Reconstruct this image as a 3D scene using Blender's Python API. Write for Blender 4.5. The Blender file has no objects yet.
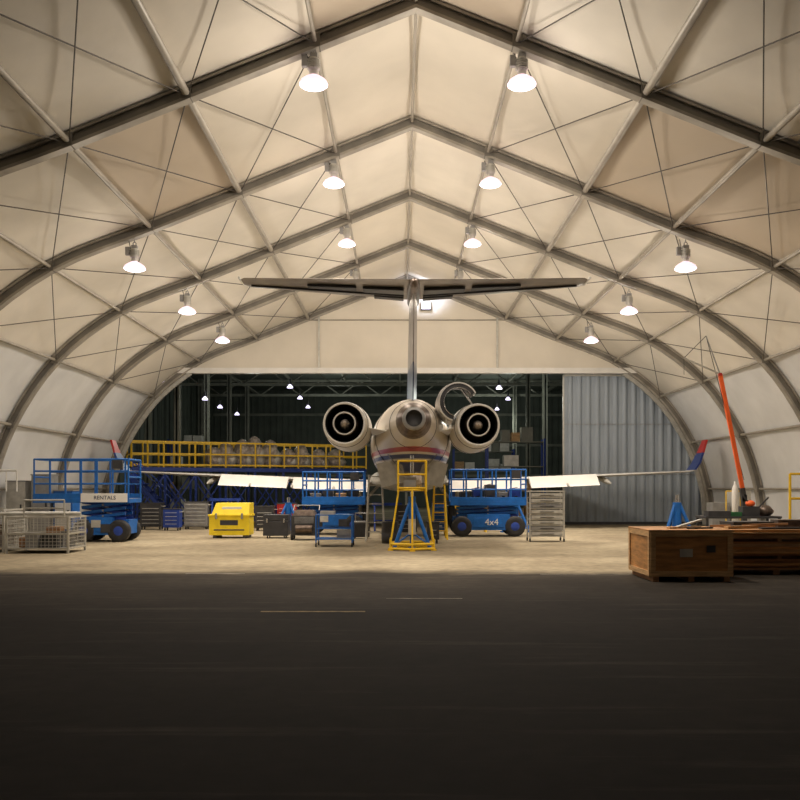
import bpy, math, random
from mathutils import Vector, Matrix
random.seed(7)
S=bpy.context.scene
S.view_settings.view_transform='Standard'
S.view_settings.look='None'
pi=math.pi
# ------------------------------------------------------------------ materials
MATS={}
def mat(name,col,rough=.6,metal=0,var=.12,scale=3.0,bump=0.0,emit=0,ecol=None,bscale=None,stretch=(1,1,1)):
    if name in MATS: return MATS[name]
    m=bpy.data.materials.new(name); m.use_nodes=True
    nt=m.node_tree; N=nt.nodes; L=nt.links
    b=N['Principled BSDF']
    b.inputs['Roughness'].default_value=rough
    b.inputs['Metallic'].default_value=metal
    tc=N.new('ShaderNodeTexCoord'); mp=N.new('ShaderNodeMapping'); mp.inputs['Scale'].default_value=stretch
    L.new(tc.outputs['Object'],mp.inputs['Vector'])
    no=N.new('ShaderNodeTexNoise'); no.inputs['Scale'].default_value=scale; no.inputs['Detail'].default_value=5
    L.new(mp.outputs[0],no.inputs['Vector'])
    r=N.new('ShaderNodeValToRGB')
    c=Vector(col)
    lo=[max(0,x*(1-var)) for x in c]; hi=[min(1,x*(1+var)) for x in c]
    r.color_ramp.elements[0].position=.3; r.color_ramp.elements[1].position=.7
    r.color_ramp.elements[0].color=(*lo,1); r.color_ramp.elements[1].color=(*hi,1)
    L.new(no.outputs['Fac'],r.inputs[0]); L.new(r.outputs[0],b.inputs['Base Color'])
    if bump>0:
        n2=N.new('ShaderNodeTexNoise'); n2.inputs['Scale'].default_value=bscale or scale*6; n2.inputs['Detail'].default_value=4
        L.new(mp.outputs[0],n2.inputs['Vector'])
        bp=N.new('ShaderNodeBump'); bp.inputs['Strength'].default_value=bump; bp.inputs['Distance'].default_value=.03
        L.new(n2.outputs['Fac'],bp.inputs['Height']); L.new(bp.outputs[0],b.inputs['Normal'])
    if emit:
        b.inputs['Emission Color'].default_value=(*(ecol or col),1); b.inputs['Emission Strength'].default_value=emit
    MATS[name]=m; return m
fab=[mat('fabric_cream',(.80,.76,.68),.75,0,.08,.6,.6,bscale=.9),
     mat('fabric_cream_b',(.74,.69,.60),.75,0,.08,.5,.6,bscale=.9),
     mat('fabric_shaded_tan',(.58,.50,.40),.75,0,.05,.5,.3,bscale=.9),
     mat('fabric_wall',(.76,.78,.80),.7,0,.08,.8,.6,bscale=1.0)]
M_rib=mat('aluminium_rib',(.20,.185,.16),.55,.2,.2,2)
M_ribl=mat('aluminium_flange',(.36,.335,.29),.5,.2,.25,2)
M_pur=mat('purlin_grey',(.36,.33,.28),.5,.1,.15,2)
M_cable=mat('steel_cable',(.08,.07,.06),.5,.4)
M_white=mat('white_paint',(.78,.77,.74),.4,0,.06,2)
M_alu=mat('polished_metal',(.6,.6,.6),.25,.9,.1,3)
M_grey=mat('grey_metal',(.33,.33,.33),.45,.5,.15,5)
M_lgrey=mat('light_grey_metal',(.52,.51,.47),.45,.3,.15,5)
M_dark=mat('black_rubber',(.02,.02,.022),.6,0,.3,8)
M_dgrey=mat('dark_grey',(.05,.05,.055),.5,.2,.2,5)
M_blue=mat('lift_blue',(.01,.125,.46),.4,.0,.18,6)
M_dblue=mat('dock_blue',(.015,.05,.30),.5,0,.2,6)
M_navy=mat('navy_paint',(.012,.02,.07),.3,0,.1,3)
M_red=mat('red_paint',(.5,.03,.025),.4,0,.1,4)
M_orange=mat('orange_paint',(.85,.13,.02),.45,0,.1,4)
M_yel=mat('safety_yellow',(.85,.55,.02),.45,0,.12,6)
M_yel2=mat('crate_yellow',(.85,.64,.02),.5,0,.08,4)
M_wood=mat('crate_wood',(.46,.22,.07),.6,0,.35,2.5,.3,stretch=(1,1,7))
M_wood2=mat('board_wood',(.34,.17,.07),.6,0,.4,3,.3,stretch=(1,1,9))
M_wood3=mat('pale_wood',(.55,.34,.16),.6,0,.3,3,.3,stretch=(1,1,9))
M_green=mat('green_plastic',(.02,.12,.04),.5)
M_foil=mat('silver_wrap',(.50,.44,.39),.35,.3,.4,9,.8)
M_brown=mat('burnt_metal',(.14,.105,.085),.4,.6,.4,9)
M_lamp=mat('lamp_glow',(1,.9,.95),.4,emit=4,ecol=(1,.84,.95))
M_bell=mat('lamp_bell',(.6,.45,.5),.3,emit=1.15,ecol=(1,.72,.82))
M_lampS=mat('small_lamp_glow',(1,.9,1),.4,emit=2.6,ecol=(.78,.70,1))
M_farw=mat('far_wall_green',(.085,.10,.085),.7,0,.2,1)
M_fars=mat('far_steel',(.22,.225,.19),.6,.1,.2,2)
M_door=mat('corrugated_metal',(.34,.395,.46),.5,.15,.1,1.2,stretch=(3,1,.4))
# ------------------------------------------------------------------ mesh builder
class B:
    def __init__(s): s.v=[];s.f=[];s.m=[];s.sm=[];s.ml=[]
    def mi(s,m):
        if m not in s.ml: s.ml.append(m)
        return s.ml.index(m)
    def add(s,vs,fs,m,smooth=False):
        o=len(s.v); k=s.mi(m); s.v+= [tuple(p) for p in vs]
        for f in fs: s.f.append([i+o for i in f]); s.m.append(k); s.sm.append(smooth)
    def box(s,x0,x1,y0,y1,z0,z1,m,rz=0,taper=1):
        cx,cy=(x0+x1)/2,(y0+y1)/2
        vs=[]
        for z,t in((z0,1),(z1,taper)):
            for x,y in((x0,y0),(x1,y0),(x1,y1),(x0,y1)):
                dx,dy=(x-cx)*t,(y-cy)*t
                vs.append((cx+dx*math.cos(rz)-dy*math.sin(rz),cy+dx*math.sin(rz)+dy*math.cos(rz),z))
        s.add(vs,[(3,2,1,0),(4,5,6,7),(0,1,5,4),(1,2,6,5),(2,3,7,6),(3,0,4,7)],m)
    def tube(s,p,q,r,m,n=8,r2=None,caps=True):
        p,q=Vector(p),Vector(q); d=(q-p)
        if d.length<1e-6: return
        d.normalize(); a=d.cross(Vector((0,0,1)));
        if a.length<.05: a=d.cross(Vector((0,1,0)))
        a.normalize(); b=d.cross(a); r2=r if r2 is None else r2
        vs=[];fs=[]
        for c,rr in((p,r),(q,r2)):
            for i in range(n):
                t=2*pi*i/n; vs.append(c+a*math.cos(t)*rr+b*math.sin(t)*rr)
        for i in range(n): j=(i+1)%n; fs.append((i,j,n+j,n+i))
        s.add(vs,fs,m,True)
        if caps:
            s.add(vs,[tuple(range(n))[::-1],tuple(range(n,2*n))],m)
    def beam(s,p,q,w,h,m,up=(0,0,1)):
        p,q=Vector(p),Vector(q); d=(q-p).normalized(); a=d.cross(Vector(up))
        if a.length<.05: a=d.cross(Vector((0,1,0)))
        a.normalize(); b=a.cross(d)
        vs=[c+a*x*w/2+b*y*h/2 for c in(p,q) for x,y in((-1,-1),(1,-1),(1,1),(-1,1))]
        s.add(vs,[(3,2,1,0),(4,5,6,7),(0,1,5,4),(1,2,6,5),(2,3,7,6),(3,0,4,7)],m)
    def loft(s,rings,m,caps=True,smooth=True,closed=True):
        n=len(rings[0]); vs=[p for r in rings for p in r]; fs=[]
        for k in range(len(rings)-1):
            for i in range(n if closed else n-1):
                j=(i+1)%n; fs.append((k*n+i,k*n+j,(k+1)*n+j,(k+1)*n+i))
        s.add(vs,fs,m,smooth)
        if caps and closed: s.add(rings[0]+rings[-1],[tuple(range(n))[::-1],tuple(range(n,2*n))],m)
    def lathe(s,o,ax,prof,m,n=28,a0=0,a1=2*pi,smooth=True):
        o=Vector(o); d=Vector(ax).normalized(); a=d.cross(Vector((0,0,1)))
        if a.length<.05: a=Vector((1,0,0))
        a.normalize(); b=a.cross(d)
        full=abs(a1-a0-2*pi)<1e-4; k=n if full else n+1
        rings=[[o+d*t+a*math.cos(a0+(a1-a0)*i/n)*r+b*math.sin(a0+(a1-a0)*i/n)*r for i in range(k)] for t,r in prof]
        s.loft(rings,m,False,smooth,full)
    def blob(s,c,r,m,seed=0,n=12,k=8,jit=.15):
        rnd=random.Random(seed); rings=[]
        for a in range(k+1):
            t=pi*a/k; rings.append([(c[0]+r[0]*math.sin(t)*math.cos(2*pi*i/n)*(1+rnd.uniform(-jit,jit)),c[1]+r[1]*math.sin(t)*math.sin(2*pi*i/n)*(1+rnd.uniform(-jit,jit)),c[2]+r[2]*math.cos(t)) for i in range(n)])
        s.loft(rings,m,False,True)
    def done(s,name,bevel=0,parent=None):
        me=bpy.data.meshes.new(name); me.from_pydata(s.v,[],s.f)
        for m in s.ml: me.materials.append(m)
        me.polygons.foreach_set('material_index',s.m); me.polygons.foreach_set('use_smooth',s.sm); me.update()
        o=bpy.data.objects.new(name,me); S.collection.objects.link(o)
        if bevel:
            bm=o.modifiers.new('bevel','BEVEL'); bm.width=bevel; bm.segments=2; bm.limit_method='ANGLE'; bm.angle_limit=math.radians(50)
        if parent: o.parent=parent
        return o
def label(txt,loc,size,m,parent,rotz=0):
    c=bpy.data.curves.new('label','FONT'); c.body=txt; c.size=size; c.extrude=.003; c.align_x='CENTER'; c.align_y='CENTER'
    o=bpy.data.objects.new('label',c); S.collection.objects.link(o); o.location=loc; o.rotation_euler=(pi/2,0,rotz); c.materials.append(m); o.parent=parent
F=914.0
def W(px,py,d): return ((px-400)*d/F, d, 1.6-(py-488)*d/F)
# ------------------------------------------------------------------ tent
CX=.30; H=9.2; CH=1.6
K=[(0,1),(.21,.916),(.47,.812),(.71,.716),(.98,.608),(1.2,.44),(1.35,.22),(1.425,0),(1.44,-.1739)]
KK=[(-.21,1.084)]+K+[(1.446,-.33)]
def prof(t):
    i=min(int(t),len(K)-2); f=t-i
    p0,p1,p2,p3=[Vector(KK[i+j]) for j in range(4)]
    if i<3: p=p1.lerp(p2,f)
    else:
        m1=(p2-p0)/2; m2=(p3-p1)/2
        p=(2*f**3-3*f**2+1)*p1+(f**3-2*f**2+f)*m1+(-2*f**3+3*f**2)*p2+(f**3-f**2)*m2
    return p
def pt(t,side,off=0):
    p=prof(t); e=.02; a=prof(max(0,t-e)); b=prof(min(len(K)-1,t+e)); d=(b-a).normalized()
    n=Vector((-d.y,d.x))
    if n.y<0 and abs(n.y)>.3: n=-n
    if n.x<0: n=-n
    p=p*H; 
    if t==0: n=Vector((0,1.08))
    p=p+n*off
    return (CX+side*p.x, max(0,p.y+CH))
AY=[17.05+5.6*k for k in range(-5,5)]
AY[-1]=39.45
TS=[i*.25 for i in range(0,33)]
def fabric(name,c0,c1,sides):
    b=B()
    for bay in range(len(AY)-1):
        y0,y1=AY[bay],AY[bay+1]
        for side in sides:
            for c in range(c0,c1):
                rnd=random.random()
                m=fab[3] if c>=5 else (fab[1] if rnd<.3 else fab[0])
                if bay==5 and c in(2,3) and (c==2 or side==1): m=fab[2]  # chosen panels coloured darker tan, standing in for uneven ceiling light
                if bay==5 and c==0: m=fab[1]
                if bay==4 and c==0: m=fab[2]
                rings=[]
                for j in range(7):
                    g=j/6; sag=-.10*math.sin(pi*g)
                    row=[]
                    for i in range(7):
                        x,z=pt(c+i/6,side,.03+sag)
                        row.append((x,y0+(y1-y0)*g,z))
                    rings.append(row)
                b.loft(rings,m,False,True,False)
    return b.done(name)
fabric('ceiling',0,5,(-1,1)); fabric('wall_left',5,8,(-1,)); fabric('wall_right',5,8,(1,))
for k,y in enumerate(AY):
    b=B()
    path=[(t,-1) for t in TS[::-1]]+[(t,1) for t in TS[1:]]
    def sweep(o0,o1,w,m):
        rings=[]
        for t,sd in path:
            xa,za=pt(t,sd,o0); xb,zb=pt(t,sd,o1)
            rings.append([(xa,y-w/2,za),(xa,y+w/2,za),(xb,y+w/2,zb),(xb,y-w/2,zb)])
        b.loft(rings,m,True,False)
    sweep(0,-.26,.10,M_rib); sweep(0,-.05,.22,M_ribl); sweep(-.21,-.27,.22,M_ribl)
    for sd in(-1,1):
        x,z=pt(8,sd,-.15); b.box(x-.3,x+.3,y-.25,y+.25,0,.03,M_ribl)
        for c in range(1,8):
            x,z=pt(c,sd,-.13); b.box(x-.10,x+.10,y-.12,y+.12,max(z-.12,.0),z+.12,M_rib)
    b.done('roof_arch')
b=B(); c_=B()
for bay in range(len(AY)-1):
    y0,y1=AY[bay],AY[bay+1]
    for sd in(-1,1):
        for c in range(0,8):
            if c==0 and sd==1: continue
            x,z=pt(c,sd,-.14); r={0:.035,1:.04,2:.075,3:.06,4:.045,5:.045,6:.045,7:.04}[c]
            b.tube((x,y0,z),(x,y1,z),r,M_pur,8)
        for c,c2 in((1,2),(2,3),(3,4),(4,5)):
            xa,za=pt(c,sd,-.16); xb,zb=pt(c2,sd,-.16)
            c_.tube((xa,y0,za),(xb,y1,zb),.013,M_cable,5); c_.tube((xa,y1,za),(xb,y0,zb),.013,M_cable,5)
b.done('roof_purlins'); c_.done('bracing_cables')
# end gable
b=B(); y=39.5; zt=6.72
T=[i*.1 for i in range(0,60)]
right=[pt(t,1,.0) for t in T if pt(t,1,0)[1]>zt]; left=[pt(t,-1,.0) for t in T if pt(t,-1,0)[1]>zt]
xr=right[-1][0]+.22; xl=left[-1][0]-.22
poly=[(xl,zt)]+left[::-1]+right[1:]+[(xr,zt)]
n=len(poly)
b.add([(x,y,z) for x,z in poly]+[(x,y+.06,z) for x,z in poly],[tuple(range(n)),tuple(range(n,2*n))[::-1]]+[(i,(i+1)%n,n+(i+1)%n,n+i) for i in range(n)],fab[1])
b.done('wall_back')
b=B()
b.box(xl,xr,39.36,39.7,6.55,6.78,M_white)
b.tube((CX-5.0,39.46,8.85),(CX+5.0,39.46,8.85),.03,M_pur,6)
for x in(-3.8,3.9): b.box(CX+x-.04,CX+x+.04,39.42,39.5,6.75,9.2,M_lgrey)
for sd in(-1,1):
    rings=[]
    for t in [4.25+i*.125 for i in range(31)]:
        if t>8: t=8
        xa,za=pt(t,sd,-.02); xb,zb=pt(t,sd,-.42)
        rings.append([(xa,39.6,za),(xa,39.72,za),(xb,39.72,zb),(xb,39.6,zb)])
    b.loft(rings,M_lgrey,True,False)
b.done('trim_1')
# ------------------------------------------------------------------ floor
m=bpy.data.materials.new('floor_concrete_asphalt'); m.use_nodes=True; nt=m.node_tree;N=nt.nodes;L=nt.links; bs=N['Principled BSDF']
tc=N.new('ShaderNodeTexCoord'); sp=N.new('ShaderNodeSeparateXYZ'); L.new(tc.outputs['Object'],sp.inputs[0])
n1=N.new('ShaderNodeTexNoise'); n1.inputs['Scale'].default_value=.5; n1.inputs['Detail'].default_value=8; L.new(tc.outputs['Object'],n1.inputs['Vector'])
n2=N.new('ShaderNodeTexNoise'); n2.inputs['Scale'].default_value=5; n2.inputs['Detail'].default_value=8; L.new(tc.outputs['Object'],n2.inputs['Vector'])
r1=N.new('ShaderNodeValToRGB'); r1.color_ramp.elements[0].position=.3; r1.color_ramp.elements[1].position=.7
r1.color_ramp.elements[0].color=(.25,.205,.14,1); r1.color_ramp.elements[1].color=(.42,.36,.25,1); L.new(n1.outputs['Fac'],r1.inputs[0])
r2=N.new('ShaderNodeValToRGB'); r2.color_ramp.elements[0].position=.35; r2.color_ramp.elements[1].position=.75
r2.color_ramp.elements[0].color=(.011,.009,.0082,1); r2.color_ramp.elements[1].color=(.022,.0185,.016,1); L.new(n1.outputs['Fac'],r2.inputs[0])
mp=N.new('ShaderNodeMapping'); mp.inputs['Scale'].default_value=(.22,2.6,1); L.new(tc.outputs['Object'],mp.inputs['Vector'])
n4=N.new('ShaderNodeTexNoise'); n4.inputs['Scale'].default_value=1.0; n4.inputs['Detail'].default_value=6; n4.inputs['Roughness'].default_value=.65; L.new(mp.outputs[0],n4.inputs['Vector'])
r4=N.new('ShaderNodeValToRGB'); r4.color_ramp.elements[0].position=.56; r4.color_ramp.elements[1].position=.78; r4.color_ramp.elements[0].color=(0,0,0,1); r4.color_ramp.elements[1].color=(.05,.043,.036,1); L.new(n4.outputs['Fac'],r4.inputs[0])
# light falloff painted into the asphalt: darker up close, paler toward the slab
fall=N.new('ShaderNodeMapRange'); fall.inputs['From Min'].default_value=11.5; fall.inputs['From Max'].default_value=18; L.new(sp.outputs['Y'],fall.inputs['Value'])
dn=N.new('ShaderNodeMath'); dn.operation='MULTIPLY'; L.new(fall.outputs[0],dn.inputs[0]); L.new(n1.outputs['Fac'],dn.inputs[1])
fall_mix=N.new('ShaderNodeMixRGB'); fall_mix.inputs[2].default_value=(.085,.072,.056,1); L.new(dn.outputs[0],fall_mix.inputs[0]); L.new(r2.outputs[0],fall_mix.inputs[1])
a4=N.new('ShaderNodeMixRGB'); a4.blend_type='ADD'; a4.inputs[0].default_value=1; L.new(fall_mix.outputs[0],a4.inputs[1]); L.new(r4.outputs[0],a4.inputs[2])
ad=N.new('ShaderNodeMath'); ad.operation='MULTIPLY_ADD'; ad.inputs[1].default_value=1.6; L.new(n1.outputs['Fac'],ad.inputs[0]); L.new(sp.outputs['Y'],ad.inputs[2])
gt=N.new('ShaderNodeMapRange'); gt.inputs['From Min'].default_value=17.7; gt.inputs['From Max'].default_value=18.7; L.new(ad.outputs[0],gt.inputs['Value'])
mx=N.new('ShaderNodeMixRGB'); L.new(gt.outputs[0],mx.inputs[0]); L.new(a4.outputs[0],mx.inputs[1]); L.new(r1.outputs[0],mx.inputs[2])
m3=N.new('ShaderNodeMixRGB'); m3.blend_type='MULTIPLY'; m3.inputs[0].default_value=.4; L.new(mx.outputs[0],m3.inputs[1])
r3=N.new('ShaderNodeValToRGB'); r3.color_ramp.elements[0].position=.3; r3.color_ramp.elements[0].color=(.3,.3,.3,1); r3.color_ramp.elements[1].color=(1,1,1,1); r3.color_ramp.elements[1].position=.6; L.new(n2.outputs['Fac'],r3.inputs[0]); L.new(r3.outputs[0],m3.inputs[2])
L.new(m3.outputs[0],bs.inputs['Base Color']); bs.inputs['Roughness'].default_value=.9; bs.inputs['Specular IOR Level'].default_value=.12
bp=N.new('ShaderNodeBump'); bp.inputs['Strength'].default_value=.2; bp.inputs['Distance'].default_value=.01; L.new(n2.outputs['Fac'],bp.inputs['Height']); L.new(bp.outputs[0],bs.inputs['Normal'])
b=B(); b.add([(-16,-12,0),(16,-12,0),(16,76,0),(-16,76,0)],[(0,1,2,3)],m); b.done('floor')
M_line=mat('worn_yellow_line',(.16,.10,.03),.8,0,.5,6)
M_line2=mat('worn_white_line',(.18,.16,.13),.8,0,.6,4)
b=B(); b.box(-1.8,-.45,11.78,11.86,0.0,.004,M_line); b.box(-4.0,-2.9,17.0,17.1,0,.004,M_line2); b.box(2.6,5.6,16.9,16.96,0,.004,M_line2); b.box(1.4,2.4,17.3,17.36,0,.004,M_line2); b.box(-.2,.9,13.2,13.24,0,.004,M_line2); b.done('floor_marking')
# ------------------------------------------------------------------ far hangar bay
b=B(); b.box(-15.6,-15.4,39.8,75,0,9.6,M_farw)
for yy in range(41,75,1): b.box(-15.4,-15.34,yy,yy+.12,0,9.6,M_farw)
b.done('wall_far_left')
b=B(); b.box(15.4,15.6,39.8,75,0,9.6,M_farw)
for yy in range(41,75,1): b.box(15.34,15.4,yy,yy+.12,0,9.6,M_farw)
b.done('wall_far_right')
b=B(); b.box(-15.6,15.6,75,75.2,0,9.8,M_farw)
for i in range(60): b.box(-15.2+i*.51,-15.1+i*.51,74.9,75,0,9.6,M_farw)
for z in(2.5,5,7.5): b.box(-15.3,15.3,74.8,74.9,z,z+.2,M_fars)
b.done('wall_far')
b=B(); b.box(-15.6,15.6,39.8,75.2,9.6,9.75,M_farw); b.done('ceiling_far')
for yy in (46,53,60,67):
    b=B()
    for x in(-14.6,-11.2,8.4,14.6):
        w=.16 if abs(x)>14 else .13
        b.box(x-w,x+w,yy-.2,yy-.15,0,9.6,M_fars); b.box(x-w,x+w,yy+.15,yy+.2,0,9.6,M_fars); b.box(x-.04,x+.04,yy-.2,yy+.2,0,9.6,M_fars)
    b.beam((-14.6,yy,9.45),(14.6,yy,9.45),.15,.18,M_fars); b.beam((-14.6,yy,8.4),(14.6,yy,8.4),.15,.18,M_fars)
    k=20
    for i in range(k):
        xa=-14.6+29.2*i/k; xb=-14.6+29.2*(i+1)/k
        b.tube((xa,yy,8.4 if i%2 else 9.45),(xb,yy,9.45 if i%2 else 8.4),.05,M_fars,6)
    b.done('roof_truss')
b=B()
for x in (-12,-8,-4,0,4,8,12): b.beam((x,40,9.5),(x,75,9.5),.12,.2,M_fars)
b.done('ceiling_beams')
def lightdata(name,kind,loc,power,col,rad,**kw):
    l=bpy.data.lights.new(name,kind); l.energy=power; l.color=col; l.shadow_soft_size=rad
    for a,v in kw.items(): setattr(l,a,v)
    o=bpy.data.objects.new(name,l); o.location=loc; S.collection.objects.link(o); return o
for px,py,d in((163,384,46),(205,400,52),(220,408,58),(237,415,64),(185,392,70),(290,388,50),(300,399,58),(308,408,66),(499,389,50),(508,400,60),(497,410,68)):
    x,yy,z=W(px,py,d); b=B()
    b.lathe((x,yy,z),(0,0,1),[(0,.16),(.06,.16),(.16,.08),(.2,.04)],M_lampS,16); b.add([(x+.16*math.cos(i*pi/8),yy+.16*math.sin(i*pi/8),z) for i in range(16)],[tuple(range(16))],M_lampS)
    b.tube((x,yy,z+.2),(x,yy,z+.5),.06,M_dgrey); b.tube((x,yy,z+.4),(x,yy,9.6),.012,M_dgrey,5)
    o=b.done('pendant_lamp')
for x,yy in((-8,50),(6,50),(-4,63),(7,66)):
    lightdata('far_bay_light','POINT',(x,yy,6.3),240,(.95,1,.88),.3)
# corrugated sliding door
b=B(); x0,x1=7.2,13.9; n=int((x1-x0)/.05)
prev=[]
for i in range(n+1):
    x=x0+i*.05; ph=(i%8); dy={0:0,1:0,2:0,3:.0,4:.05,5:.07,6:.07,7:.05}[ph]
    prev.append((x,40.15-dy))
b.loft([[(x,y,.03) for x,y in prev],[(x,y,6.52) for x,y in prev]],M_door,False,False,False)
b.box(x0-.06,x0,40.05,40.2,.03,6.55,M_lgrey); b.box(x0,x1,40.17,40.25,.0,6.55,M_door)
b.box(x0,x1,40.0,40.3,6.5,6.62,M_lgrey); b.box(x0,x1,39.95,40.3,0,.12,M_dgrey)
for zz in(2.2,4.4): b.box(x0,x1,40.05,40.07,zz-.01,zz+.01,M_grey)
b.done('door_1')
def rack(x0,x1,y,h,seed):
    b=B(); r=random.Random(seed)
    for x in(x0,x1):
        for yy in(y,y+.9): b.box(x-.05,x+.05,yy-.05,yy+.05,0,h,M_dblue)
    lv=[.15+i*(h-.3)/3 for i in range(4)]
    for z in lv:
        b.box(x0,x1,y,y+.9,z-.05,z,M_fars)
        x=x0+.1
        while x<x1-.7:
            w=r.uniform(.4,.8); hh=r.uniform(.3,.8)
            if r.random()<.75: b.box(x,min(x+w,x1-.06),y+.1,y+.8,z,z+hh,r.choice([M_white,M_lgrey,M_fars,M_wood3]))
            x+=w+.08
    b.done('storage_rack')
rack(4.6,7.6,48,4.2,1); rack(-14.2,-11.9,56,4.6,2); rack(3.6,7.6,61,4.2,3)
# ------------------------------------------------------------------ lamps
LC=(1,.88,.74)
def highbay(x,y,z,ztop,up,dn):
    b=B()
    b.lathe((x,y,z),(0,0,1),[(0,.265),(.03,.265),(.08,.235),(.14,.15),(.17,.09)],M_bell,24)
    b.add([(x+.26*math.cos(i*pi/12),y+.26*math.sin(i*pi/12),z+.005) for i in range(24)],[tuple(range(24))],M_lamp)
    b.lathe((x,y,z+.01),(0,0,-1),[(0,.26),(.03,.24),(.06,.16),(.07,0)],M_lamp,24)
    b.tube((x,y,z+.17),(x,y,z+.27),.08,M_lgrey,12); b.tube((x,y,z+.27),(x,y,z+.5),.10,M_lgrey,12,r2=.09)
    for i in range(5): b.tube((x,y,z+.29+i*.04),(x,y,z+.305+i*.04),.12,M_lgrey,12)
    b.box(x-.07,x+.07,y-.06,y+.06,z+.5,z+.58,M_grey)
    b.lathe((x,y,z+.62),(0,1,0),[(-.01,.03),(-.01,.05),(.01,.05),(.01,.03),(-.01,.03)],M_grey,12)
    b.tube((x,y,z+.65),(x,y,ztop),.014,M_grey,6)
    b.tube((x-.1,y,z+.5),(x-.15,y,ztop),.010,M_dark,5); b.box(x-.22,x-.12,y-.05,y+.05,z+.34,z+.54,M_grey); b.box(x-.13,x-.07,y-.02,y+.02,z+.42,z+.46,M_grey)
    o=b.done('high_bay_lamp')
    s=lightdata('lamp_spot','SPOT',(x,y,z-.12),dn,LC,.22,spot_size=math.radians(112),spot_blend=.85)
    u=lightdata('ceiling_fill_light','POINT',(x,y,z-.6),up,LC,.3)  # unseen point light added under the lamp to brighten the ceiling
    l=u.data; l.use_nodes=True; nt=l.node_tree; e=nt.nodes['Emission']; lf=nt.nodes.new('ShaderNodeLightFalloff'); lf.inputs['Strength'].default_value=1; lf.inputs['Smooth'].default_value=12
    nt.links.new(lf.outputs['Quadratic'],e.inputs['Strength'])
    for q in(s,u): q.parent=o
for k in(0,1,2,3):
    y=[17.05,22.65,28.25,33.85][k]
    for sd in(-1,1):
        x=CX+(.03 if k==0 else 0)+sd*.211*H; highbay(x,y,1.6+.817*H,1.6+.912*H-.28,(430,150,130,130)[k],(1000,1250,1250,1250)[k])
        if k>0: x=CX-.05+sd*.742*H; highbay(x,y,1.6+.590*H,1.6+.70*H-.28,200,950)
b=B(); x,yy,z=W(426,306,39.3)
b.box(x-.22,x+.22,39.2,39.4,z-.18,z+.18,M_dgrey); b.box(x-.19,x+.19,39.17,39.2,z-.15,z+.15,M_lampS); b.box(x-.03,x+.03,39.4,39.5,z-.05,z+.05,M_dgrey)
b.done('wall_floodlight',.01); 
u=lightdata('flood_light','SPOT',(x,38.5,z+.1),110,(.72,.78,1),.15,spot_size=math.radians(130),spot_blend=.8); u.rotation_euler=(math.radians(120),0,0)
# ------------------------------------------------------------------ aircraft
AX=.35
jet=bpy.data.objects.new('regional_jet_airplane',None); S.collection.objects.link(jet)
m=bpy.data.materials.new('fuselage_livery'); m.use_nodes=True; nt=m.node_tree;N=nt.nodes;L=nt.links; bs=N['Principled BSDF']
tc=N.new('ShaderNodeTexCoord'); sp=N.new('ShaderNodeSeparateXYZ'); L.new(tc.outputs['Object'],sp.inputs[0])
mr=N.new('ShaderNodeMapRange'); mr.inputs['From Min'].default_value=1.5; mr.inputs['From Max'].default_value=4.5; L.new(sp.outputs['Z'],mr.inputs['Value'])
cr=N.new('ShaderNodeValToRGB'); cr.color_ramp.interpolation='CONSTANT'
def zz(z): return (z-1.5)/3
E=cr.color_ramp.elements; E[0].position=0; E[0].color=(.24,.21,.19,1); E[1].position=zz(2.08); E[1].color=(.02,.035,.14,1)
for z,c in((2.36,(.66,.61,.53)),(2.42,(.02,.035,.14)),(2.52,(.66,.61,.53)),(2.58,(.42,.03,.03)),(2.70,(.60,.54,.46))):
    e=E.new(zz(z)); e.color=(*c,1)
L.new(mr.outputs[0],cr.inputs[0]); L.new(cr.outputs[0],bs.inputs['Base Color']); bs.inputs['Roughness'].default_value=.3
M_fus=m
b=B()
st=[(22.9,3.34,.26),(22.95,3.34,.31),(23.6,3.33,.46),(24.4,3.30,.62),(25.4,3.24,.82),(27,3.12,1.07),(29,3.02,1.27),(31,3.0,1.35),(36,3.0,1.35),(42,3.0,1.35),(47,3.0,1.35),(49.5,2.95,1.25),(51.5,2.85,1.0),(53,2.7,.65),(54,2.6,.3),(54.3,2.55,.03)]
n=36
rings=[[(AX+r*math.cos(2*pi*i/n),y,z+r*math.sin(2*pi*i/n)*1.02) for i in range(n)] for y,z,r in st]
b.loft(rings[2:],M_fus,False); b.loft(rings[:3],M_brown,True)
b.lathe((AX,22.88,3.34),(0,1,0),[(-.12,.21),(-.12,.28),(.05,.30)],M_grey,24); b.lathe((AX,22.88,3.34),(0,1,0),[(-.12,.23),(.0,.18),(.0,0)],M_dark,24)
for (yy,r,zc) in((24.4,.626,3.30),(27,1.078,3.12),(29,1.28,3.02)): b.lathe((AX,yy,zc),(0,1,0),[(-.012,r),(-.012,r+.006),(.012,r+.012),(.012,r)],M_dgrey,36)
for sx in(-1,1):
    b.beam((AX+sx*.25,26.2,2.12),(AX+sx*.95,26.2,1.95),.7,.03,M_lgrey,up=(0,1,0)); b.tube((AX+sx*.3,26.0,2.1),(AX+sx*.7,26.0,2.55),.015,M_grey)
rings=[]
for y,r in((33.8,.1),(34.8,1.1),(36.5,1.55),(40,1.6),(42,1.4),(43.5,.2)):
    rings.append([(AX+r*math.cos(2*pi*i/24),y,1.95+.5*min(1,r)*math.sin(2*pi*i/24)) for i in range(24)])
b.loft(rings,M_lgrey)
b.done('fuselage',parent=jet)
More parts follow.
